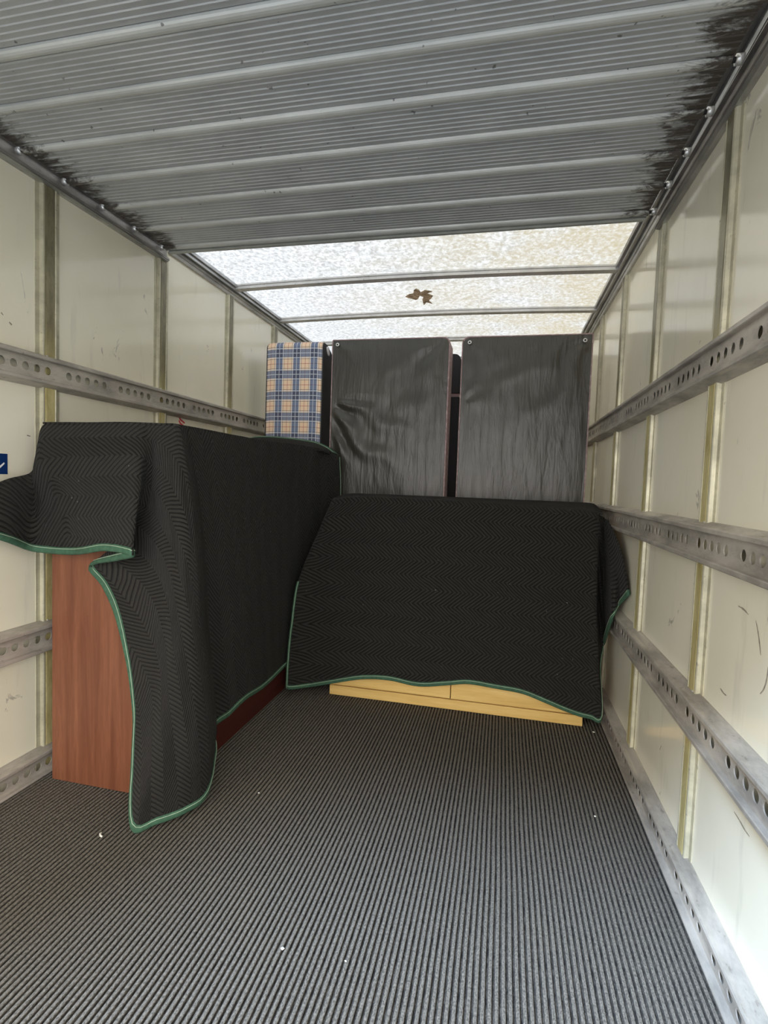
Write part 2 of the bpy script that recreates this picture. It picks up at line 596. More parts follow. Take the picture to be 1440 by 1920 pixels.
# ------------------------------------------------------------------ perforated cargo rails
def cargo_rail(X, s, zc, y1, label):
    root = empty('cargo_rail', (X, Y0 + 0.02, zc), label, 'cargo rail', 'perforated cargo rails on the side walls')
    ya = Y0 + 0.02
    d0, d = 0.026, 0.040
    low = max(-0.055, -zc + 0.0)
    lo = max(-0.043, -zc)
    lp = max(-0.033, -zc + 0.004)
    # web and lips above and below the perforated face
    def P(l):
        return [(X + s * a, zc + b) for a, b in l]
    extrude('rail_flange', P([(0, 0.056), (0.004, 0.056), (0.026, 0.047), (d - 0.003, 0.046), (d, 0.043), (d, 0.0345), (d - 0.002, 0.0325), (d0, 0.0320), (d0 - 0.002, 0.0320), (d0 - 0.002, 0.042), (0, 0.050)]), 'Y', ya, y1, 'rail', root)
    if zc > 0.06:
        extrude('rail_flange', P([(0, -0.050), (d0 - 0.002, -0.042), (d0 - 0.002, -0.0320), (d0, -0.0320), (d - 0.002, -0.0325), (d, -0.0345), (d, -0.043), (d - 0.003, -0.046), (0.026, -0.047), (0.004, -0.056), (0, -0.056)]), 'Y', ya, y1, 'rail', root)
    else:
        extrude('rail_flange', P([(0, -zc), (0, -zc + 0.002), (d0 - 0.002, -zc + 0.002), (d0 - 0.002, -0.024), (d0, -0.024), (d, -0.026), (d + 0.004, -zc + 0.003), (d + 0.004, -zc)]), 'Y', ya, y1, 'rail', root)
    # face with groups of five round holes
    zb, zt_ = (-0.0322 if zc > 0.06 else -0.024), 0.0322
    hp, r, gp = 0.042, 0.0133, 0.2555
    V, F = [], []
    xf = X + s * d0
    SEG = 20
    spans = []
    g = 1.313 - 4 * gp
    y = ya
    while g < y1:
        for k in range(5):
            c = g + k * hp
            if c - hp / 2 >= ya and c + hp / 2 <= y1:
                spans.append(c)
        g += gp
    def quad(a, b):
        i = len(V)
        V.extend([(xf, a, zc + zb), (xf, b, zc + zb), (xf, b, zc + zt_), (xf, a, zc + zt_)])
        F.append((i, i + 1, i + 2, i + 3))
    cur = ya
    for c in spans:
        a, b = c - hp / 2, c + hp / 2
        if a - cur > 1e-4:
            quad(cur, a)
        i0 = len(V)
        for k in range(SEG):
            an = 2 * math.pi * (k + 0.5) / SEG
            cy, cz = math.cos(an), math.sin(an)
            V.append((xf, c + r * cy, zc + 0.001 + r * cz))
            sc_ = 1 / max(abs(cy), abs(cz))
            bz = cz * sc_
            V.append((xf, c + cy * sc_ * hp / 2, zc + (bz * zt_ if bz > 0 else -bz * zb)))
            V.append((xf - s * 0.0025, c + r * cy, zc + 0.001 + r * cz))
        for k in range(SEG):
            k2 = (k + 1) % SEG
            F.append((i0 + 3 * k, i0 + 3 * k + 1, i0 + 3 * k2 + 1, i0 + 3 * k2))
            F.append((i0 + 3 * k, i0 + 3 * k2, i0 + 3 * k2 + 2, i0 + 3 * k + 2))
        # corner fillers
        for sy in (-1, 1):
            for sz in (-1, 1):
                best = sorted(range(SEG), key=lambda k: abs(V[i0 + 3 * k + 1][1] - (c + sy * hp / 2)) + abs(V[i0 + 3 * k + 1][2] - (zc + (zt_ if sz > 0 else zb))))[:2]
                i = len(V)
                V.append((xf, c + sy * hp / 2, zc + (zt_ if sz > 0 else zb)))
                F.append((i0 + 3 * best[0] + 1, i, i0 + 3 * best[1] + 1))
        cur = b
    if y1 - cur > 1e-4:
        quad(cur, y1)
    mesh('perforated_face', V, F, 'rail', root)
    # dirty inner web seen through the holes
    # screw heads
    for y in POSTS:
        if y < y1 and zc > 0.06:
            V, F = [], []
            for k in range(8):
                an = 2 * math.pi * k / 8
                V.append((X + s * 0.012, y - 0.012 + 0.004 * math.cos(an), zc + 0.0535 + 0.0 * an + 0.004 * math.sin(an)))
            V.append((X + s * 0.0165, y - 0.012, zc + 0.055))
            for k in range(8):
                F.append((k, (k + 1) % 8, 8))
            mesh('screw', V, F, 'washer', root, True)
    return root

LEV = dict(A=1.376, B=0.918, C=0.4745, D=0.033)
cargo_rail(XR, -1, LEV['A'], YE - 0.06, 'perforated aluminium cargo rail, topmost of the four on the right wall')
cargo_rail(XR, -1, LEV['B'], YE - 0.06, 'perforated aluminium cargo rail, second from the top on the right wall')
cargo_rail(XR, -1, LEV['C'], YE - 0.06, 'perforated aluminium cargo rail on the right wall, next above the floor rail')
cargo_rail(XR, -1, LEV['D'], YE - 0.06, 'aluminium rail lying along the foot of the right wall beside the carpet')
cargo_rail(XL, 1, LEV['A'], YE - 0.06, 'perforated aluminium cargo rail high on the left wall, above the draped wooden cabinet')
cargo_rail(XL, 1, LEV['C'], YE - 0.06, 'brownish cargo rail at mid height, left of the mahogany end panel')
cargo_rail(XL, 1, LEV['D'], YE - 0.06, 'dirty aluminium rail at the foot of the left wall, left of the cabinet')

# ------------------------------------------------------------------ roller shutter overhead
SH_L, SH_R = -1.478, 0.455
rs = empty('roller_shutter', (-0.5, 2.09, 2.03), 'open grey roller shutter of ribbed aluminium slats overhead, grimy at both ends', 'roller shutter')
def sh_z(y):
    t = max(0.0, 2.0 - y)
    return 2.03 - 0.0165 * t - (0.10 * max(0, 1.25 - y) if y < 1.25 else 0)
SP = 0.1727
for k in range(12):
    yb = 2.082 - SP * k
    ya = yb - SP
    prof = [(yb, 0.012), (yb - 0.0035, 0.012), (yb - 0.0035, 0.001)]
    nb = len(prof)
    for q in range(9):
        an = math.pi * q / 8
        prof.append((yb - 0.0205 + 0.0160 * math.cos(an), 0.001 - 0.011 * math.sin(an)))
    prof += [(yb - 0.0375, 0.001), (yb - 0.0378, 0.012), (yb - 0.0405, 0.012), (yb - 0.041, 0.0)]
    ne = nb + 9
    r0 = yb - 0.043
    nr = 7
    rw = (r0 - ya - 0.002) / nr
    for q in range(nr):
        a = r0 - q * rw
        prof += [(a, 0.0), (a - rw * 0.60, 0.0), (a - rw * 0.72, -0.0020), (a - rw * 0.82, -0.0020), (a - rw * 0.95, 0.0)]
    prof += [(ya + 0.001, 0.0), (ya, 0.012), (ya, 0.016), (yb, 0.016)]
    prof = [(p, q + sh_z(p)) for p, q in prof]
    o = extrude('slat', prof, 'X', SH_L, SH_R, 'shutter', rs)
    o.data.materials.append(MAT['bead'])
    for i, f in enumerate(o.data.polygons):
        if nb <= i < ne - 1:
            f.material_index = 1
    for X, s in ((SH_L, -1), (SH_R, 1)):
        yy = yb - 0.02
        V, F = tube_vf([(X - s * 0.01, yy, sh_z(yy) + 0.002), (X + s * 0.022, yy, sh_z(yy) + 0.002)], 0.006, 8)
        mesh('roller_axle', V, F, 'grime', rs, True)
        V, F = tube_vf([(X + s * 0.010, yy, sh_z(yy) + 0.002), (X + s * 0.026, yy, sh_z(yy) + 0.002)], 0.0115, 14)
        mesh('roller', V, F, 'washer', rs, True)
zb = 2.028
extrude('bottom_bar', [(2.083, zb + 0.016), (2.083, zb - 0.006), (2.088, zb - 0.010), (2.100, zb - 0.010), (2.104, zb - 0.004), (2.104, zb + 0.016)], 'X', SH_L, SH_R, 'edge_bar', rs)

for X, s, lab in ((XL, 1, 'grimy metal shutter track running under the roof edge along the left wall'),
                  (XR, -1, 'grimy metal shutter track running under the roof edge along the right wall')):
    tr = empty('shutter_track', (X, 0.8, 2.0), lab, 'track', 'shutter tracks along both walls')
    ye = 2.12
    def zt(y): return sh_z(y) - 0.030
    def rail_run(name, prof, mat):
        V, F = [], []
        N = 16
        n = len(prof)
        for i in range(N + 1):
            y = Y0 + 0.02 + (ye - Y0 - 0.02) * i / N
            for a, b in prof:
                V.append((X + s * a, y, zt(y) + b))
        for i in range(N):
            for k in range(n):
                k2 = (k + 1) % n
                F.append((i * n + k, i * n + k2, (i + 1) * n + k2, (i + 1) * n + k))
        F.append(tuple(range(n)))
        F.append(tuple(range(N * n + n - 1, N * n - 1, -1)))
        mesh(name, V, F, mat, tr)
    rail_run('track_channel', [(0.012, 0.0), (0.030, 0.0), (0.030, 0.006), (0.027, 0.010), (0.016, 0.006), (0.016, 0.044), (0.027, 0.046), (0.027, 0.050), (0.012, 0.050)], 'track')
    rail_run('track_bracket', [(0.0, -0.006), (0.016, -0.006), (0.026, -0.003), (0.026, -0.0005), (0.0115, -0.0005), (0.0115, 0.012), (0.0, 0.012)], 'alu')

# drape control columns in metres, from the top edge down to the hem
A=[
[(-1.47,1.166,0.958),(-1.47,1.165,0.939),(-1.47,1.165,0.921),(-1.46,1.157,0.904),(-1.46,1.157,0.885)],
[(-1.485,1.248,0.989),(-1.475,1.24,0.956),(-1.47,1.235,0.926),(-1.465,1.231,0.887),(-1.465,1.23,0.851)],
[(-1.485,1.317,1.015),(-1.465,1.304,0.972),(-1.455,1.295,0.924),(-1.455,1.295,0.875),(-1.455,1.294,0.825)],
[(-1.494,1.41,1.04),(-1.472,1.385,0.979),(-1.462,1.375,0.92),(-1.466,1.375,0.851),(-1.466,1.375,0.791)],
[(-1.474,1.415,1.108),(-1.476,1.4,1.03),(-1.448,1.405,0.945),(-1.422,1.4,0.86),(-1.412,1.4,0.782)],
[(-1.468,1.425,1.189),(-1.452,1.405,1.082),(-1.386,1.405,0.965),(-1.356,1.405,0.872),(-1.345,1.405,0.782)],
[(-1.396,1.425,1.194),(-1.361,1.4,1.101),(-1.311,1.39,0.985),(-1.278,1.38,0.886),(-1.266,1.38,0.793)],
[(-1.285,1.425,1.197),(-1.253,1.395,1.103),(-1.21,1.375,0.997),(-1.187,1.365,0.9),(-1.177,1.36,0.81)],
[(-1.187,1.425,1.2),(-1.153,1.39,1.105),(-1.126,1.365,1.0),(-1.109,1.35,0.905),(-1.102,1.345,0.811)],
[(-1.119,1.425,1.2),(-1.082,1.39,1.107),(-1.057,1.355,1.003),(-1.052,1.34,0.901),(-1.05,1.33,0.804)],
[(-1.091,1.43,1.201),(-1.071,1.415,1.109),(-1.079,1.4,0.994),(-1.113,1.38,0.879),(-1.139,1.36,0.781)],
[(-1.072,1.43,1.201),(-1.06,1.425,1.093),(-1.073,1.42,0.961),(-1.135,1.412,0.841),(-1.273,1.405,0.746)],
[(-1.057,1.43,1.202),(-1.05,1.425,1.06),(-1.06,1.42,0.912),(-1.105,1.412,0.776),(-1.221,1.405,0.688)],
[(-1.044,1.43,1.202),(-1.037,1.42,1.044),(-1.042,1.415,0.863),(-1.071,1.405,0.713),(-1.165,1.395,0.606)],
[(-1.033,1.43,1.202),(-1.016,1.41,1.028),(-1.012,1.4,0.817),(-1.036,1.39,0.636),(-1.117,1.385,0.487)],
[(-1.022,1.43,1.202),(-0.994,1.4,0.981),(-0.982,1.385,0.74),(-1.005,1.375,0.511),(-1.073,1.37,0.313)],
[(-1.013,1.43,1.202),(-0.972,1.395,0.95),(-0.949,1.37,0.664),(-0.981,1.36,0.387),(-1.054,1.34,0.155)],
[(-1.005,1.43,1.202),(-0.955,1.395,0.934),(-0.927,1.365,0.619),(-0.955,1.33,0.273),(-1.006,1.275,0.017)],
[(-0.994,1.43,1.202),(-0.932,1.395,0.935),(-0.898,1.37,0.62),(-0.906,1.345,0.289),(-0.955,1.31,0.018)],
[(-0.983,1.43,1.201),(-0.919,1.405,0.935),(-0.882,1.39,0.617),(-0.864,1.375,0.298),(-0.898,1.37,0.026)],
[(-0.977,1.44,1.199),(-0.914,1.425,0.935),(-0.888,1.43,0.623),(-0.863,1.45,0.298),(-0.875,1.45,0.035)],
[(-0.992,1.482,1.2),(-0.975,1.542,0.926),(-0.955,1.554,0.587),(-0.91,1.562,0.262),(-0.93,1.601,0.081)],
[(-0.992,1.505,1.199),(-0.985,1.581,0.906),(-0.98,1.614,0.608),(-0.98,1.656,0.329),(-0.98,1.662,0.139)],
[(-0.992,1.574,1.198),(-0.984,1.635,0.921),(-0.98,1.682,0.632),(-0.982,1.74,0.36),(-0.98,1.775,0.141)],
[(-0.992,1.692,1.199),(-0.985,1.745,0.916),(-0.978,1.801,0.629),(-0.974,1.846,0.368),(-0.974,1.894,0.154)],
[(-0.992,1.889,1.202),(-0.985,1.909,0.93),(-0.978,1.949,0.645),(-0.982,2.007,0.386),(-0.982,2.07,0.134)],
[(-0.992,2.131,1.205),(-0.987,2.136,0.921),(-0.988,2.163,0.657),(-0.988,2.199,0.405),(-0.988,2.238,0.136)],
[(-0.985,2.42,1.214),(-0.982,2.41,0.937),(-0.98,2.41,0.674),(-0.979,2.41,0.408),(-0.979,2.4,0.155)],
[(-0.953,2.62,1.21),(-0.951,2.62,0.961),(-0.95,2.62,0.706),(-0.954,2.62,0.448),(-0.959,2.62,0.187)],
[(-0.91,2.76,1.195),(-0.897,2.76,0.961),(-0.895,2.76,0.724),(-0.897,2.76,0.485),(-0.905,2.76,0.243)],
[(-0.907,2.83,1.175),(-0.894,2.83,0.96),(-0.893,2.83,0.717),(-0.892,2.83,0.488),(-0.897,2.83,0.257)],
]
B=[
[(-0.844,2.62,0.935),(-0.88,2.62,0.767),(-0.899,2.62,0.596),(-0.91,2.62,0.366),(-0.914,2.62,0.119)],
[(-0.812,2.46,0.943),(-0.87,2.45,0.782),(-0.918,2.45,0.592),(-0.939,2.45,0.348),(-0.948,2.45,0.059)],
[(-0.797,2.39,0.946),(-0.86,2.37,0.769),(-0.927,2.32,0.561),(-0.95,2.3,0.307),(-0.964,2.3,0.046)],
[(-0.77,2.388,0.957),(-0.812,2.37,0.78),(-0.859,2.37,0.557),(-0.877,2.365,0.296),(-0.879,2.36,0.041)],
[(-0.696,2.388,0.97),(-0.719,2.38,0.784),(-0.737,2.375,0.566),(-0.755,2.37,0.32),(-0.762,2.365,0.072)],
[(-0.592,2.388,0.974),(-0.604,2.38,0.791),(-0.614,2.375,0.575),(-0.618,2.37,0.346),(-0.612,2.36,0.113)],
[(-0.477,2.388,0.974),(-0.487,2.382,0.797),(-0.491,2.378,0.584),(-0.486,2.37,0.346),(-0.479,2.365,0.122)],
[(-0.352,2.388,0.974),(-0.357,2.382,0.805),(-0.355,2.378,0.595),(-0.347,2.372,0.347),(-0.34,2.37,0.109)],
[(-0.242,2.388,0.972),(-0.239,2.382,0.811),(-0.235,2.378,0.604),(-0.224,2.372,0.359),(-0.211,2.365,0.131)],
[(-0.145,2.388,0.971),(-0.14,2.382,0.805),(-0.133,2.378,0.599),(-0.123,2.372,0.369),(-0.108,2.36,0.151)],
[(-0.028,2.388,0.969),(-0.02,2.382,0.8),(-0.01,2.376,0.597),(0.0,2.37,0.37),(0.016,2.365,0.142)],
[(0.088,2.388,0.964),(0.096,2.382,0.795),(0.105,2.376,0.594),(0.119,2.37,0.358),(0.134,2.365,0.132)],
[(0.19,2.388,0.962),(0.2,2.382,0.789),(0.212,2.376,0.579),(0.226,2.37,0.345),(0.242,2.362,0.101)],
[(0.289,2.388,0.957),(0.298,2.382,0.784),(0.31,2.376,0.576),(0.325,2.368,0.321),(0.344,2.36,0.07)],
[(0.366,2.388,0.951),(0.37,2.378,0.777),(0.379,2.37,0.571),(0.396,2.362,0.319),(0.416,2.355,0.061)],
[(0.402,2.392,0.941),(0.404,2.375,0.768),(0.411,2.365,0.563),(0.431,2.36,0.311),(0.456,2.355,0.066)],
[(0.422,2.43,0.931),(0.424,2.43,0.763),(0.43,2.43,0.574),(0.441,2.44,0.406),(0.454,2.44,0.251)],
[(0.436,2.46,0.925),(0.449,2.48,0.782),(0.459,2.49,0.637),(0.469,2.5,0.49),(0.479,2.5,0.356)],
[(0.444,2.47,0.92),(0.462,2.436,0.811),(0.466,2.379,0.703),(0.464,2.316,0.601),(0.462,2.291,0.513)],
[(0.45,2.46,0.916),(0.474,2.391,0.828),(0.482,2.343,0.744),(0.49,2.327,0.657),(0.495,2.336,0.563)],
[(0.45,2.44,0.918),(0.478,2.372,0.842),(0.49,2.288,0.768),(0.502,2.259,0.697),(0.508,2.234,0.637)],
]

# ------------------------------------------------------------------ mahogany cabinet
cab = empty('wooden_cabinet', (-1.225, 2.0, 0), 'mahogany-coloured laminate cabinet standing against the left wall under a black blanket', 'cabinet')
CX0, CX1, CY0, CY1, CZ = -1.447, -1.008, 1.440, 2.70, 1.185
box('end_panel', CX0, CX1, CY0, CY0 + 0.018, 0.001, CZ - 0.022, 'mahog', cab, 0.0015)
box('end_panel', CX0, CX1, CY1 - 0.018, CY1, 0.001, CZ - 0.022, 'mahog', cab, 0.0015)
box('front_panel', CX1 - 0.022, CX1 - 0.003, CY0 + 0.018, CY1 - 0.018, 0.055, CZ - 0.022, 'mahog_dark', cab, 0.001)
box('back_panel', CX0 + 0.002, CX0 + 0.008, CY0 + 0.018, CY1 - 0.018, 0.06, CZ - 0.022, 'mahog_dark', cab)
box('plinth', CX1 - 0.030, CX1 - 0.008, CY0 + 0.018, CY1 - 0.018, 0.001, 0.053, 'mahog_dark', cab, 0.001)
box('top_panel', CX0 - 0.004, CX1 + 0.002, CY0 - 0.003, CY1 + 0.003, CZ - 0.022, CZ, 'mahog', cab, 0.002)

# ------------------------------------------------------------------ light oak chest of drawers
ch = empty('chest_of_drawers', (-0.195, 2.62, 0), 'light oak chest of drawers, only its foot showing below a black blanket', 'chest of drawers')
HX0, HX1, HY0, HY1, HZ = -0.783, 0.389, 2.405, 2.84, 0.936
box('side_panel', HX0, HX0 + 0.02, HY0 + 0.004, HY1, 0.001, HZ - 0.022, 'oak', ch, 0.001)
box('side_panel', HX1 - 0.02, HX1, HY0 + 0.004, HY1, 0.001, HZ - 0.022, 'oak', ch, 0.001)
box('back_panel', HX0 + 0.02, HX1 - 0.02, HY1 - 0.01, HY1, 0.03, HZ - 0.022, 'oak', ch)
box('plinth', HX0, HX1, HY0 - 0.006, HY0 + 0.014, 0.001, 0.047, 'oak', ch, 0.0015)
box('top_panel', HX0 - 0.005, HX1 + 0.005, HY0 - 0.008, HY1, HZ - 0.022, HZ, 'oak', ch, 0.002)
xm = -0.194
for r in range(4):
    z0 = 0.050 + r * 0.2165
    for a, b in ((HX0 + 0.001, xm - 0.002), (xm + 0.002, HX1 - 0.001)):
        box('drawer', a, b, HY0 - 0.004, HY0 + 0.30, z0 + 0.001, z0 + 0.2135, 'oak', ch, 0.0015)

# ------------------------------------------------------------------ moving blankets
def drape(name, ctrl, kv, ku, root, swap, seed, amp=0.0022):
    cols = [catmull([Vector(p) for p in c], kv) for c in ctrl]
    nv = len(cols[0])
    rows = [catmull([c[j] for c in cols], ku) for j in range(nv)]
    nu = len(rows[0])
    V, F, uv = [], [], []
    G = []
    for j in range(nv):
        row = []
        for i in range(nu):
            p = rows[j][i].copy()
            q = p * 5 + Vector((seed, 0, 0))
            d = noise.noise(q) * amp * 2.2 + noise.noise(q * 3.1) * amp
            e = noise.noise(q + Vector((9, 3, 1))) * amp
            p.x += d * 0.6
            p.y += d * 0.8
            p.z += e * 0.3
            if p.z < 0.006: p.z = 0.006
            row.append(p)
        G.append(row)
    # cloth coordinates: each column hangs from its top point; swap = (first, last) column of the quarter turn round a corner
    c0, c1 = swap
    base = [None] * nu
    for i in range(nu):
        c = i / ku
        th = 0.0 if c <= c0 else (math.pi / 2 if c >= c1 else math.pi / 2 * (c - c0) / (c1 - c0))
        base[i] = (rows[0][i].x, rows[0][i].y, math.sin(th), -math.cos(th))
    run = [0.0] * nu
    for j in range(nv):
        for i in range(nu):
            if j:
                run[i] += (rows[j][i] - rows[j - 1][i]).length
            V.append(G[j][i])
            uv.append((base[i][0] + base[i][2] * run[i], base[i][1] + base[i][3] * run[i]))
    for j in range(nv - 1):
        for i in range(nu - 1):
            F.append((j * nu + i, j * nu + i + 1, (j + 1) * nu + i + 1, (j + 1) * nu + i))
    return V, F, uv, G

def add_top(V, F, uv, x0, x1, y0, y1, z, seed, swap):
    base = len(V)
    NXX, NYY = 14, 24
    for j in range(NYY + 1):
        for i in range(NXX + 1):
            x = x0 + (x1 - x0) * i / NXX
            y = y0 + (y1 - y0) * j / NYY
            zz = z + 0.003 * noise.noise(Vector((x * 6, y * 6, seed)))
            V.append(Vector((x, y, zz)))
            uv.append((y, x) if swap else (x, y))
    for j in range(NYY):
        for i in range(NXX):
            a = base + j * (NXX + 1) + i
            F.append((a, a + 1, a + NXX + 2, a + NXX + 1))

def finish_cloth(V, F, uv, root):
    o = mesh('quilted_cloth', V, F, 'blanket', root, True, uv)
    m = o.modifiers.new('thickness', 'SOLIDIFY')
    m.thickness = 0.006
    m.offset = 0
    return o

def binding(path, inner, root, wid=0.020, half=0.0055):
    """green tape folded round a cloth edge; path = edge points, inner = unit vectors into the cloth"""
    V, F = [], []
    n = len(path)
    st1 = []
    for i in range(n):
        t = (path[min(i + 1, n - 1)] - path[max(i - 1, 0)])
        t = t.normalized() if t.length > 1e-6 else Vector((1, 0, 0))
        d = inner[i].normalized()
        nn = t.cross(d)
        nn = nn.normalized() if nn.length > 1e-6 else Vector((0, 1, 0))
        p = path[i]
        e = 0.0008 * noise.noise(p * 40)
        ring = [p + nn * (half + e) + d * wid, p + nn * (half + 0.001), p + nn * half * 0.6 - d * 0.004, p - nn * half * 0.6 - d * 0.004,
                p - nn * (half + 0.001), p - nn * (half + e) + d * wid]
        ring = [Vector((q.x, q.y, max(q.z, 0.002))) for q in ring]
        V += ring
        st1.append((p + nn * (half + 0.0008) + d * (wid - 0.005), p - nn * (half + 0.0008) + d * (wid - 0.005)))
    for i in range(n - 1):
        for k in range(6):
            k2 = (k + 1) % 6
            F.append((i * 6 + k, i * 6 + k2, (i + 1) * 6 + k2, (i + 1) * 6 + k))
    F.append(tuple(range(5, -1, -1)))
    F.append(tuple(range((n - 1) * 6, n * 6)))
    o = mesh('green_hem', V, F, 'hem', root, True)
    sp = bpy.data.objects
    for side in (0, 1):
        V, F = tube_vf([Vector((q[side].x, q[side].y, max(q[side].z, 0.003))) for q in st1], 0.0010, 4)
        off = Vector(root['_o'])
        mesh_o = mesh('stitching', [v - off for v in V], F, 'stitch', None, True)
        mesh_o.parent = o
    return o

def edge_of(G, which):
    if which == 'hem':
        path = [p.copy() for p in G[-1]]
        inner = [(G[-3][i] - G[-1][i]) for i in range(len(path))]
    elif which == 'left':
        path = [r[0].copy() for r in G]
        inner = [(r[2] - r[0]) for r in G]
    else:
        path = [r[-1].copy() for r in G]
        inner = [(r[-3] - r[-1]) for r in G]
    return path, [v if v.length > 1e-6 else Vector((0, 0, 1)) for v in inner]

bA = empty('moving_blanket', (-1.22, 2.0, 1.19), 'black quilted blanket with green hem over the tall left cabinet, corner trailing to floor', 'blanket', 'black quilted moving blankets')
V, F, uv, G = drape('a', A, 9, 5, bA, (9, 22), 1.0)
add_top(V, F, uv, -1.468, -0.990, 1.425, 2.83, 1.200, 2.0, False)
finish_cloth(V, F, uv, bA)
p, q = edge_of(G, 'hem')
binding(p, q, bA)
p, q = edge_of(G, 'right')
binding(p, q, bA, 0.014, 0.004)
# rear hem lying across the cabinet top, folded up in two layers
pth = [Vector(t) for t in ((-1.47, 2.82, 1.268), (-1.40, 2.84, 1.282), (-1.30, 2.855, 1.284), (-1.16, 2.85, 1.272), (-1.06, 2.85, 1.258), (-0.99, 2.85, 1.233), (-0.945, 2.84, 1.206), (-0.915, 2.835, 1.185))]
pth = catmull(pth, 6)
binding(pth, [Vector((0, -1, -0.22))] * len(pth), bA, 0.03, 0.006)
V, F, uv = [], [], []
for i, p_ in enumerate(pth):
    for j in range(6):
        V.append(p_ + Vector((0, -0.05 * j - 0.01, -(p_.z - 1.200) * (j / 5) ** 1.4)))
        uv.append((p_.x, p_.y - 0.05 * j))
for i in range(len(pth) - 1):
    for j in range(5):
        F.append((i * 6 + j, i * 6 + j + 1, (i + 1) * 6 + j + 1, (i + 1) * 6 + j))
o = mesh('folded_flap', V, F, 'blanket', bA, True, uv)
m = o.modifiers.new('thickness', 'SOLIDIFY')
m.thickness = 0.006

bB = empty('moving_blanket', (-0.195, 2.6, 0.965), 'black quilted blanket with green hem over the low chest before the bed bases', 'blanket', 'black quilted moving blankets')
V, F, uv, G = drape('b', B, 8, 5, bB, (15, 18), 5.0, 0.0018)
# top surface, welded visually to the front edge
base = len(V)
NXX, NYY = 30, 10
for j in range(NYY + 1):
    t = j / NYY
    for i in range(NXX + 1):
        s_ = i / NXX
        x = -0.80 + 1.222 * s_
        xr = x if t > 0 else x
        y = 2.386 + (2.862 - 2.386) * t
        front = 0.974 - 0.026 * max(0, s_ - 0.35) / 0.65 - 0.02 * max(0, 0.10 - s_) / 0.10
        z = front + (0.9755 - front) * min(1, t * 2.2) + 0.002 * noise.noise(Vector((x * 5, y * 5, 3)))
        if j == 0:
            z -= 0.006
        V.append(Vector((x, y, z)))
        uv.append((x, y))
for j in range(NYY):
    for i in range(NXX):
        a = base + j * (NXX + 1) + i
        F.append((a, a + 1, a + NXX + 2, a + NXX + 1))
finish_cloth(V, F, uv, bB)
p, q = edge_of(G, 'hem')
binding(p, q, bB, 0.017, 0.005)
nu = len(G[0])
i0 = 10
p = [r[i0].copy() for r in G[len(G) // 2:]]
p = [v + Vector((-0.004, -0.002, 0)) for v in p]
binding(p, [Vector((1, 0.1, 0))] * len(p), bB, 0.008, 0.003)

# ------------------------------------------------------------------ bed bases standing on end
def rrect(x0, x1, z0, z1, r, n=6, corners=(1, 1, 1, 1)):
    pts = []
    for (cx, cz, a0, on) in ((x1 - r, z1 - r, 0, corners[1]), (x0 + r, z1 - r, 90, corners[0]), (x0 + r, z0 + r, 180, corners[3]), (x1 - r, z0 + r, 270, corners[2])):
        rr = r if on else 0.006
        ox = (r - rr) * (1 if a0 in (0, 270) else -1)
        oz = (r - rr) * (1 if a0 in (0, 90) else -1)
        for k in range(n + 1):
            an = math.radians(a0 + 90 * k / n)
            pts.append((cx + ox + rr * math.cos(an), cz + oz + rr * math.sin(an)))
    return pts

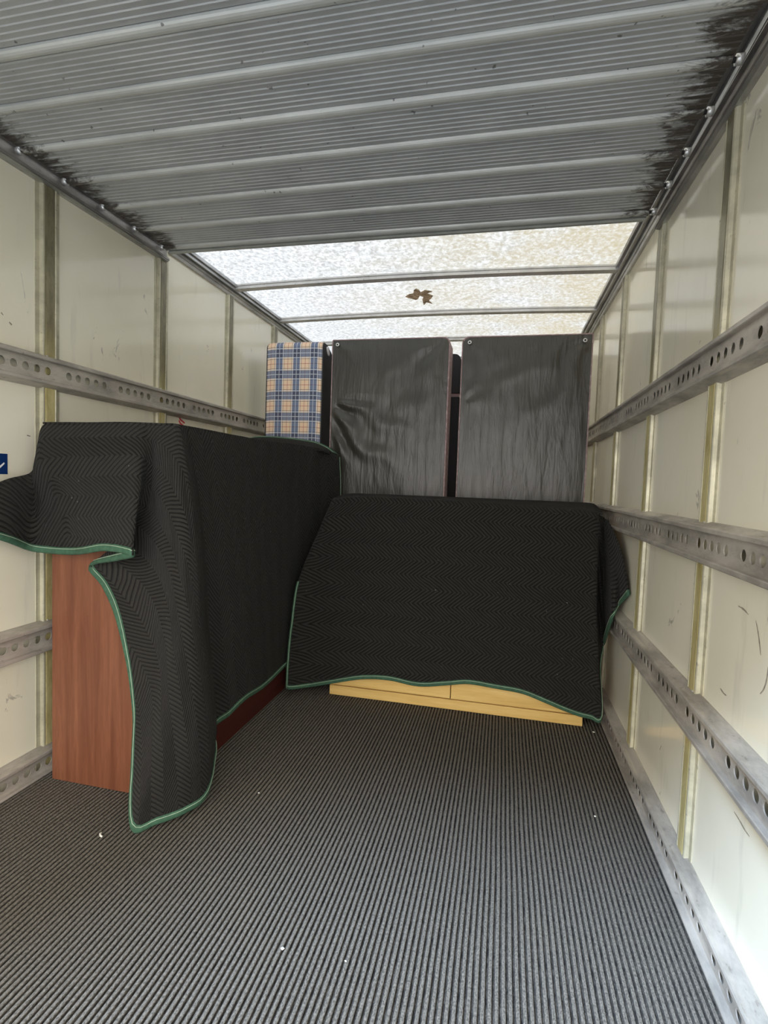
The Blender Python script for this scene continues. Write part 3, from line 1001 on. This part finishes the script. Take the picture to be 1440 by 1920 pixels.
def bed_base(x0, x1, y0, y1, z1, lean, seed, label, corners, screws, folds):
    root = empty('bed_base', ((x0 + x1) / 2, (y0 + y1) / 2, 0), label, 'bed base', 'black bed bases standing on end')
    R = 0.035
    prof = rrect(x0, x1, 0.002, z1, R, 6, corners)
    n = len(prof)
    def L(y, z): return y + lean * z
    V, F = [], []
    rings = [(y0 + 0.004, 0.004), (y0 + 0.0, 0.012), (y0 + 0.010, 0.0), (y1 - 0.012, 0.0), (y1 - 0.002, 0.006), (y1, 0.014)]
    cx, cz = (x0 + x1) / 2, z1 / 2
    for y, ins in rings:
        for px, pz in prof:
            fx = px - math.copysign(ins, px - cx)
            fz = pz - math.copysign(ins, pz - cz)
            V.append((fx, L(y, fz), fz))
    for i in range(len(rings) - 1):
        for k in range(n):
            k2 = (k + 1) % n
            F.append((i * n + k, i * n + k2, (i + 1) * n + k2, (i + 1) * n + k))
    F.append(tuple(range(n - 1, -1, -1)))
    F.append(tuple(range((len(rings) - 1) * n, len(rings) * n)))
    mesh('upholstered_side', V, F, 'damask', root, True)
    # black film across the face with pulled creases
    V, F, uv = [], [], []
    NXX, NZ = 90, 190
    def inside(x, z):
        # squeeze the grid into the rounded outline
        m_ = 0.007
        xa, xb, za, zb_ = x0 + m_, x1 - m_, 0.01, z1 - m_
        X_ = xa + (xb - xa) * x
        Z_ = za + (zb_ - za) * z
        for cxx, sg, on in ((xa + R, -1, corners[0]), (xb - R, 1, corners[1])):
            if on and Z_ > zb_ - R and (X_ - cxx) * sg > 0:
                dz = (Z_ - (zb_ - R)) / R
                lim = math.sqrt(max(0, 1 - dz * dz)) * R
                X_ = cxx + sg * min(abs(X_ - cxx), lim) 
        return X_, Z_
    for j in range(NZ + 1):
        for i in range(NXX + 1):
            X_, Z_ = inside(i / NXX, j / NZ)
            ed = min((X_ - x0), (x1 - X_), (z1 - Z_)) 
            k_ = min(1, max(0, (ed - 0.012) / 0.05))
            h = 0
            for (fx, fz, ax, az, ln, wd, am, cnt) in folds:
                # creases radiating from a pulled point (fx,fz) in direction (ax,az)
                dx, dz = X_ - fx, Z_ - fz
                a = dx * ax + dz * az
                c = -dx * az + dz * ax
                if a > 0:
                    spread = wd + a * 0.55
                    env = math.exp(-(c / spread) ** 2) * math.exp(-a / ln) * min(1, a / 0.03)
                    h += am * env * math.sin(cnt * c / spread * 2.4 + 3 * noise.noise(Vector((X_ * 6, Z_ * 6, seed))))
            h += 0.0015 * noise.noise(Vector((X_ * 26 + 2 * noise.noise(Vector((X_ * 5, Z_ * 3, seed))), Z_ * 4.5, seed)))
            h += 0.0035 * noise.noise(Vector((X_ * 5, Z_ * 3.0, seed + 4)))
            y = y0 - 0.004 - 0.004 * k_ - h * k_
            V.append((X_, L(y, Z_), Z_))
            uv.append((X_, Z_))
    for j in range(NZ):
        for i in range(NXX):
            a = j * (NXX + 1) + i
            F.append((a, a + 1, a + NXX + 2, a + NXX + 1))
    mesh('underside_film', V, F, 'film', root, True, uv)
    # piping round the face
    pp = [Vector((px - math.copysign(0.003, px - cx), L(y0 - 0.002, pz), pz - math.copysign(0.003, pz - cz))) for px, pz in prof]
    V, F = tube_vf(pp + [pp[0]], 0.0035, 6)
    mesh('piping', V, F, 'damask', root, True)
    for sx_, sz_ in screws:
        root_o = Vector(root['_o'])
        V, F = [], []
        N = 20
        yf = L(y0 - 0.014, sz_)
        for rr, dy in ((0.0045, 0.0), (0.005, -0.003), (0.0090, -0.003), (0.0110, 0.0)):
            for k in range(N):
                an = 2 * math.pi * k / N
                V.append((sx_ + rr * math.cos(an), yf + dy, sz_ + rr * math.sin(an)))
        for q_ in range(3):
            for k in range(N):
                k2 = (k + 1) % N
                F.append((q_ * N + k, q_ * N + k2, (q_ + 1) * N + k2, (q_ + 1) * N + k))
        F.append(tuple(range(N)))
        o = mesh('castor_socket', V, F, 'washer', root, True)
        o.data.materials.append(MAT['grime'])
        o.data.polygons[len(F) - 1].material_index = 1
    return root

LEAN = 0.0
bed_base(-1.008, -0.322, 2.950, 3.115, 1.862, LEAN, 1.3, 'upright black-faced bed base with pink side, left of the pair, next to plaid mattress',
         (0, 1, 0, 0), [(-0.972, 1.830)],
         [(-1.01, 1.47, 0.60, -0.80, 0.30, 0.09, 0.017, 3.4), (-1.0, 1.30, 0.5, -0.86, 0.25, 0.06, 0.008, 2.6), (-1.0, 1.84, 0.7, -0.7, 0.10, 0.05, 0.007, 2.0), (-0.34, 1.85, -0.55, -0.83, 0.22, 0.06, 0.011, 2.6), (-0.5, 1.84, 0.1, -1, 0.3, 0.1, 0.003, 2)])
bed_base(-0.257, 0.424, 2.950, 3.115, 1.860, LEAN, 7.7, 'upright black-faced bed base beside the right wall, metal socket in each top corner',
         (1, 0, 0, 0), [(-0.215, 1.825), (0.382, 1.822)],
         [(0.42, 1.85, -0.58, -0.81, 0.30, 0.07, 0.011, 3.0), (-0.25, 1.52, 0.8, 0.5, 0.06, 0.03, 0.006, 2.0), (-0.25, 1.85, 0.6, -0.8, 0.10, 0.05, 0.005, 2.0)])

# dark headboard seen through the gap between the two bases
hb = empty('headboard', (-0.6, 3.35, 0), 'dark round-cornered headboard glimpsed in the gap between the two black bed bases', 'headboard')
for nm, z0, z1, cn in (('lower_pad', 0.002, 1.592, (0, 0, 0, 0)), ('upper_pad', 1.612, 1.855, (1, 1, 0, 0))):
    pr = rrect(-0.86, -0.290, z0, z1, 0.04, 6, cn)
    o = extrude(nm, [(a, b) for a, b in pr], 'Y', 3.30, 3.36, 'black_fabric', hb)
    b = o.modifiers.new('bevel', 'BEVEL'); b.width = 0.004; b.segments = 2
box('pale_batten', -0.855, -0.293, 3.305, 3.355, 1.592, 1.612, 'damask', hb)

# ------------------------------------------------------------------ plaid folding mattress on end
PX0, PX1, PY0, PY1, PZ = -1.408, -1.062, 2.930, 3.10, 1.855
pm = empty('folding_mattress', ((PX0 + PX1) / 2, 3.0, 0), 'blue and cream plaid mattress standing on end at left wall, black side panel', 'mattress')
# plaid wraps the face and the top
prof = [(PY0, 0.004)]
NZ = 50
prof += [(PY0 - 0.004 * math.sin(i / NZ * math.pi), 0.004 + (PZ - 0.034) * i / NZ) for i in range(1, NZ)]
for k in range(9):
    an = math.pi + math.pi / 2 * (-k / 8)
    prof.append((PY0 + 0.03 + 0.03 * math.cos(an), PZ - 0.03 + 0.03 * math.sin(an)))
prof += [(PY0 + 0.06, PZ - 0.001), (PY0 + 0.1, PZ - 0.010), (PY1 - 0.02, PZ - 0.028), (PY1, PZ - 0.045), (PY1, 0.004)]
acc = [0]
for i in range(1, len(prof)):
    acc.append(acc[-1] + math.hypot(prof[i][0] - prof[i - 1][0], prof[i][1] - prof[i - 1][1]))
V, F, uv = [], [], []
NX_ = 12
n = len(prof)
for i in range(NX_ + 1):
    x = PX0 + (PX1 - PX0) * i / NX_
    rnd = 0.004 * (abs(i / NX_ * 2 - 1) ** 8)
    for k, (y, z) in enumerate(prof):
        V.append((x, y + rnd, z - rnd))
        uv.append((x + 1.328, acc[k] - 1.782))
for i in range(NX_):
    for k in range(n - 1):
        F.append((i * n + k, (i + 1) * n + k, (i + 1) * n + k + 1, i * n + k + 1))
mesh('plaid_cover', V, F, 'plaid', pm, True, uv)
for x, s in ((PX0, -1), (PX1, 1)):
    V, F = [], []
    pr = [(y, z) for y, z in prof]
    for y, z in pr:
        V.append((x - s * 0.004, y + 0.003, z - 0.003))
    for y, z in pr:
        V.append((x + s * 0.006, y + 0.008 if y < 3 else y - 0.004, z - 0.008))
    for k in range(n):
        k2 = (k + 1) % n
        F.append((k, k2, n + k2, n + k))
    F.append(tuple(range(n, 2 * n)) if s > 0 else tuple(range(2 * n - 1, n - 1, -1)))
    mesh('side_panel', V, F, 'black_fabric', pm)
    # oval carrying handle near the top
    V, F = [], []
    N = 24
    cy, cz = 3.010, 1.812
    for rr, dx in ((1.0, 0.006), (0.95, 0.011), (0.6, 0.013), (0.3, 0.012)):
        for k in range(N):
            an = 2 * math.pi * k / N
            a, b = 0.030 * rr * math.cos(an), 0.015 * rr * math.sin(an)
            ca, sa = math.cos(-0.8), math.sin(-0.8)
            V.append((x + s * dx, cy + a * ca - b * sa, cz + a * sa + b * ca))
    for q_ in range(3):
        for k in range(N):
            k2 = (k + 1) % N
            F.append((q_ * N + k, q_ * N + k2, (q_ + 1) * N + k2, (q_ + 1) * N + k))
    F.append(tuple(range(3 * N, 4 * N)))
    mesh('handle_grommet', V, F, 'white', pm, True)

# ------------------------------------------------------------------ small things
st = empty('sticker', (XL, 1.30, 1.06), 'blue square sticker with white tick shape on the left wall', 'sticker')
box('backing', XL, XL + 0.0012, 1.262, 1.354, 1.029, 1.093, 'blue', st)
V = []
for y, z in ((1.322, 1.048), (1.330, 1.041), (1.352, 1.062), (1.350, 1.066), (1.330, 1.050), (1.322, 1.056)):
    V.append((XL + 0.0016, y, z))
V += [(XL + 0.0012, v[1], v[2]) for v in V]
mesh('tick_mark', [(v[0], v[1] - 0.008, v[2]) for v in V], [tuple(range(6)), (11, 10, 9, 8, 7, 6)] + [(k, 6 + k, 6 + (k + 1) % 6, (k + 1) % 6) for k in range(6)], 'white', st)

rm = []
V, F = [], []
for q_ in range(3):
    z0 = 1.262 + q_ * 0.018
    y0 = 2.245
    pts = [(y0, z0 + 0.022), (y0 + 0.012, z0 + 0.010), (y0 + 0.046, z0 - 0.002), (y0 + 0.050, z0 + 0.005), (y0 + 0.016, z0 + 0.018), (y0 + 0.004, z0 + 0.030)]
    b = len(V)
    V += [(XL + 0.0012, y, z) for y, z in pts] + [(XL, y, z) for y, z in pts]
    F += [tuple(b + k for k in range(6))] + [(b + k, b + 6 + k, b + 6 + (k + 1) % 6, b + (k + 1) % 6) for k in range(6)]
tag(mesh('sticker', V, F, 'red'), 'small red striped mark on the left wall peeking over the blanket top', 'sticker')

# dead leaf stuck under the roof sheet
lf = [(-0.60, 3.02), (-0.57, 2.985), (-0.545, 2.975), (-0.535, 2.93), (-0.520, 2.905), (-0.505, 2.925), (-0.503, 2.965), (-0.475, 2.935), (-0.435, 2.955),
      (-0.470, 2.985), (-0.440, 3.025), (-0.450, 3.05), (-0.475, 3.10), (-0.46, 3.16), (-0.49, 3.12), (-0.515, 3.17), (-0.51, 3.08), (-0.495, 3.03), (-0.515, 3.015), (-0.53, 3.06),
      (-0.548, 3.075), (-0.565, 3.06), (-0.585, 3.045)]
V = [(x, y, roof_z(x) - 0.004 + 0.0015 * math.sin(i * 2.1)) for i, (x, y) in enumerate(lf)] + [(x, y, roof_z(x) - 0.001) for x, y in lf]
n = len(lf)
F = [tuple(range(n)), tuple(range(2 * n - 1, n - 1, -1))] + [(k, n + k, n + (k + 1) % n, (k + 1) % n) for k in range(n)]
tag(mesh('dead_leaf', V, F, 'leaf'), 'ragged brown dead leaf stuck to the translucent roof between two bows', 'leaf')

def crumb(x, y, r, label, shape=0):
    V, F = [], []
    rnd = random.Random(int(x * 1000))
    if shape:
        V, F = tube_vf([(x - 0.004, y + 0.010, 0.004), (x - 0.003, y + 0.002, 0.005), (x + 0.003, y - 0.003, 0.004), (x + 0.010, y - 0.004, 0.003)], 0.0028, 6)
    else:
        t = (1 + 5 ** 0.5) / 2
        for a in [(-1, t, 0), (1, t, 0), (-1, -t, 0), (1, -t, 0), (0, -1, t), (0, 1, t), (0, -1, -t), (0, 1, -t), (t, 0, -1), (t, 0, 1), (-t, 0, -1), (-t, 0, 1)]:
            k = r * rnd.uniform(0.35, 0.62)
            V.append((x + a[0] * k * 1.3, y + a[1] * k, r * 0.7 + a[2] * k * 0.6))
        F = [(0, 11, 5), (0, 5, 1), (0, 1, 7), (0, 7, 10), (0, 10, 11), (1, 5, 9), (5, 11, 4), (11, 10, 2), (10, 7, 6), (7, 1, 8), (3, 9, 4), (3, 4, 2), (3, 2, 6), (3, 6, 8), (3, 8, 9), (4, 9, 5), (2, 4, 11), (6, 2, 10), (8, 6, 7), (9, 8, 1)]
    tag(mesh('crumb', V, F, 'crumb', None, True), label, 'crumb', 'pale crumbs on the carpet')
crumb(-1.083, 1.243, 0.006, 'bent pale scrap on the carpet left of the trailing blanket corner', 1)
crumb(-0.430, 1.038, 0.0042, 'brightest white crumb on the carpet at the bottom middle')
crumb(-0.286, 1.046, 0.0025, 'tiny white crumb right of the brightest one at the bottom middle')
crumb(-0.743, 1.556, 0.0035, 'tiny pale crumb on the carpet right of the blanket corner')
crumb(0.336, 1.736, 0.0035, 'small pale crumb on the carpet beside the right floor rail')
crumb(0.429, 2.353, 0.005, 'pale crumb in the dark corner right of the oak chest')

# drop the helper property
for o in bpy.data.objects:
    if '_o' in o:
        del o['_o']
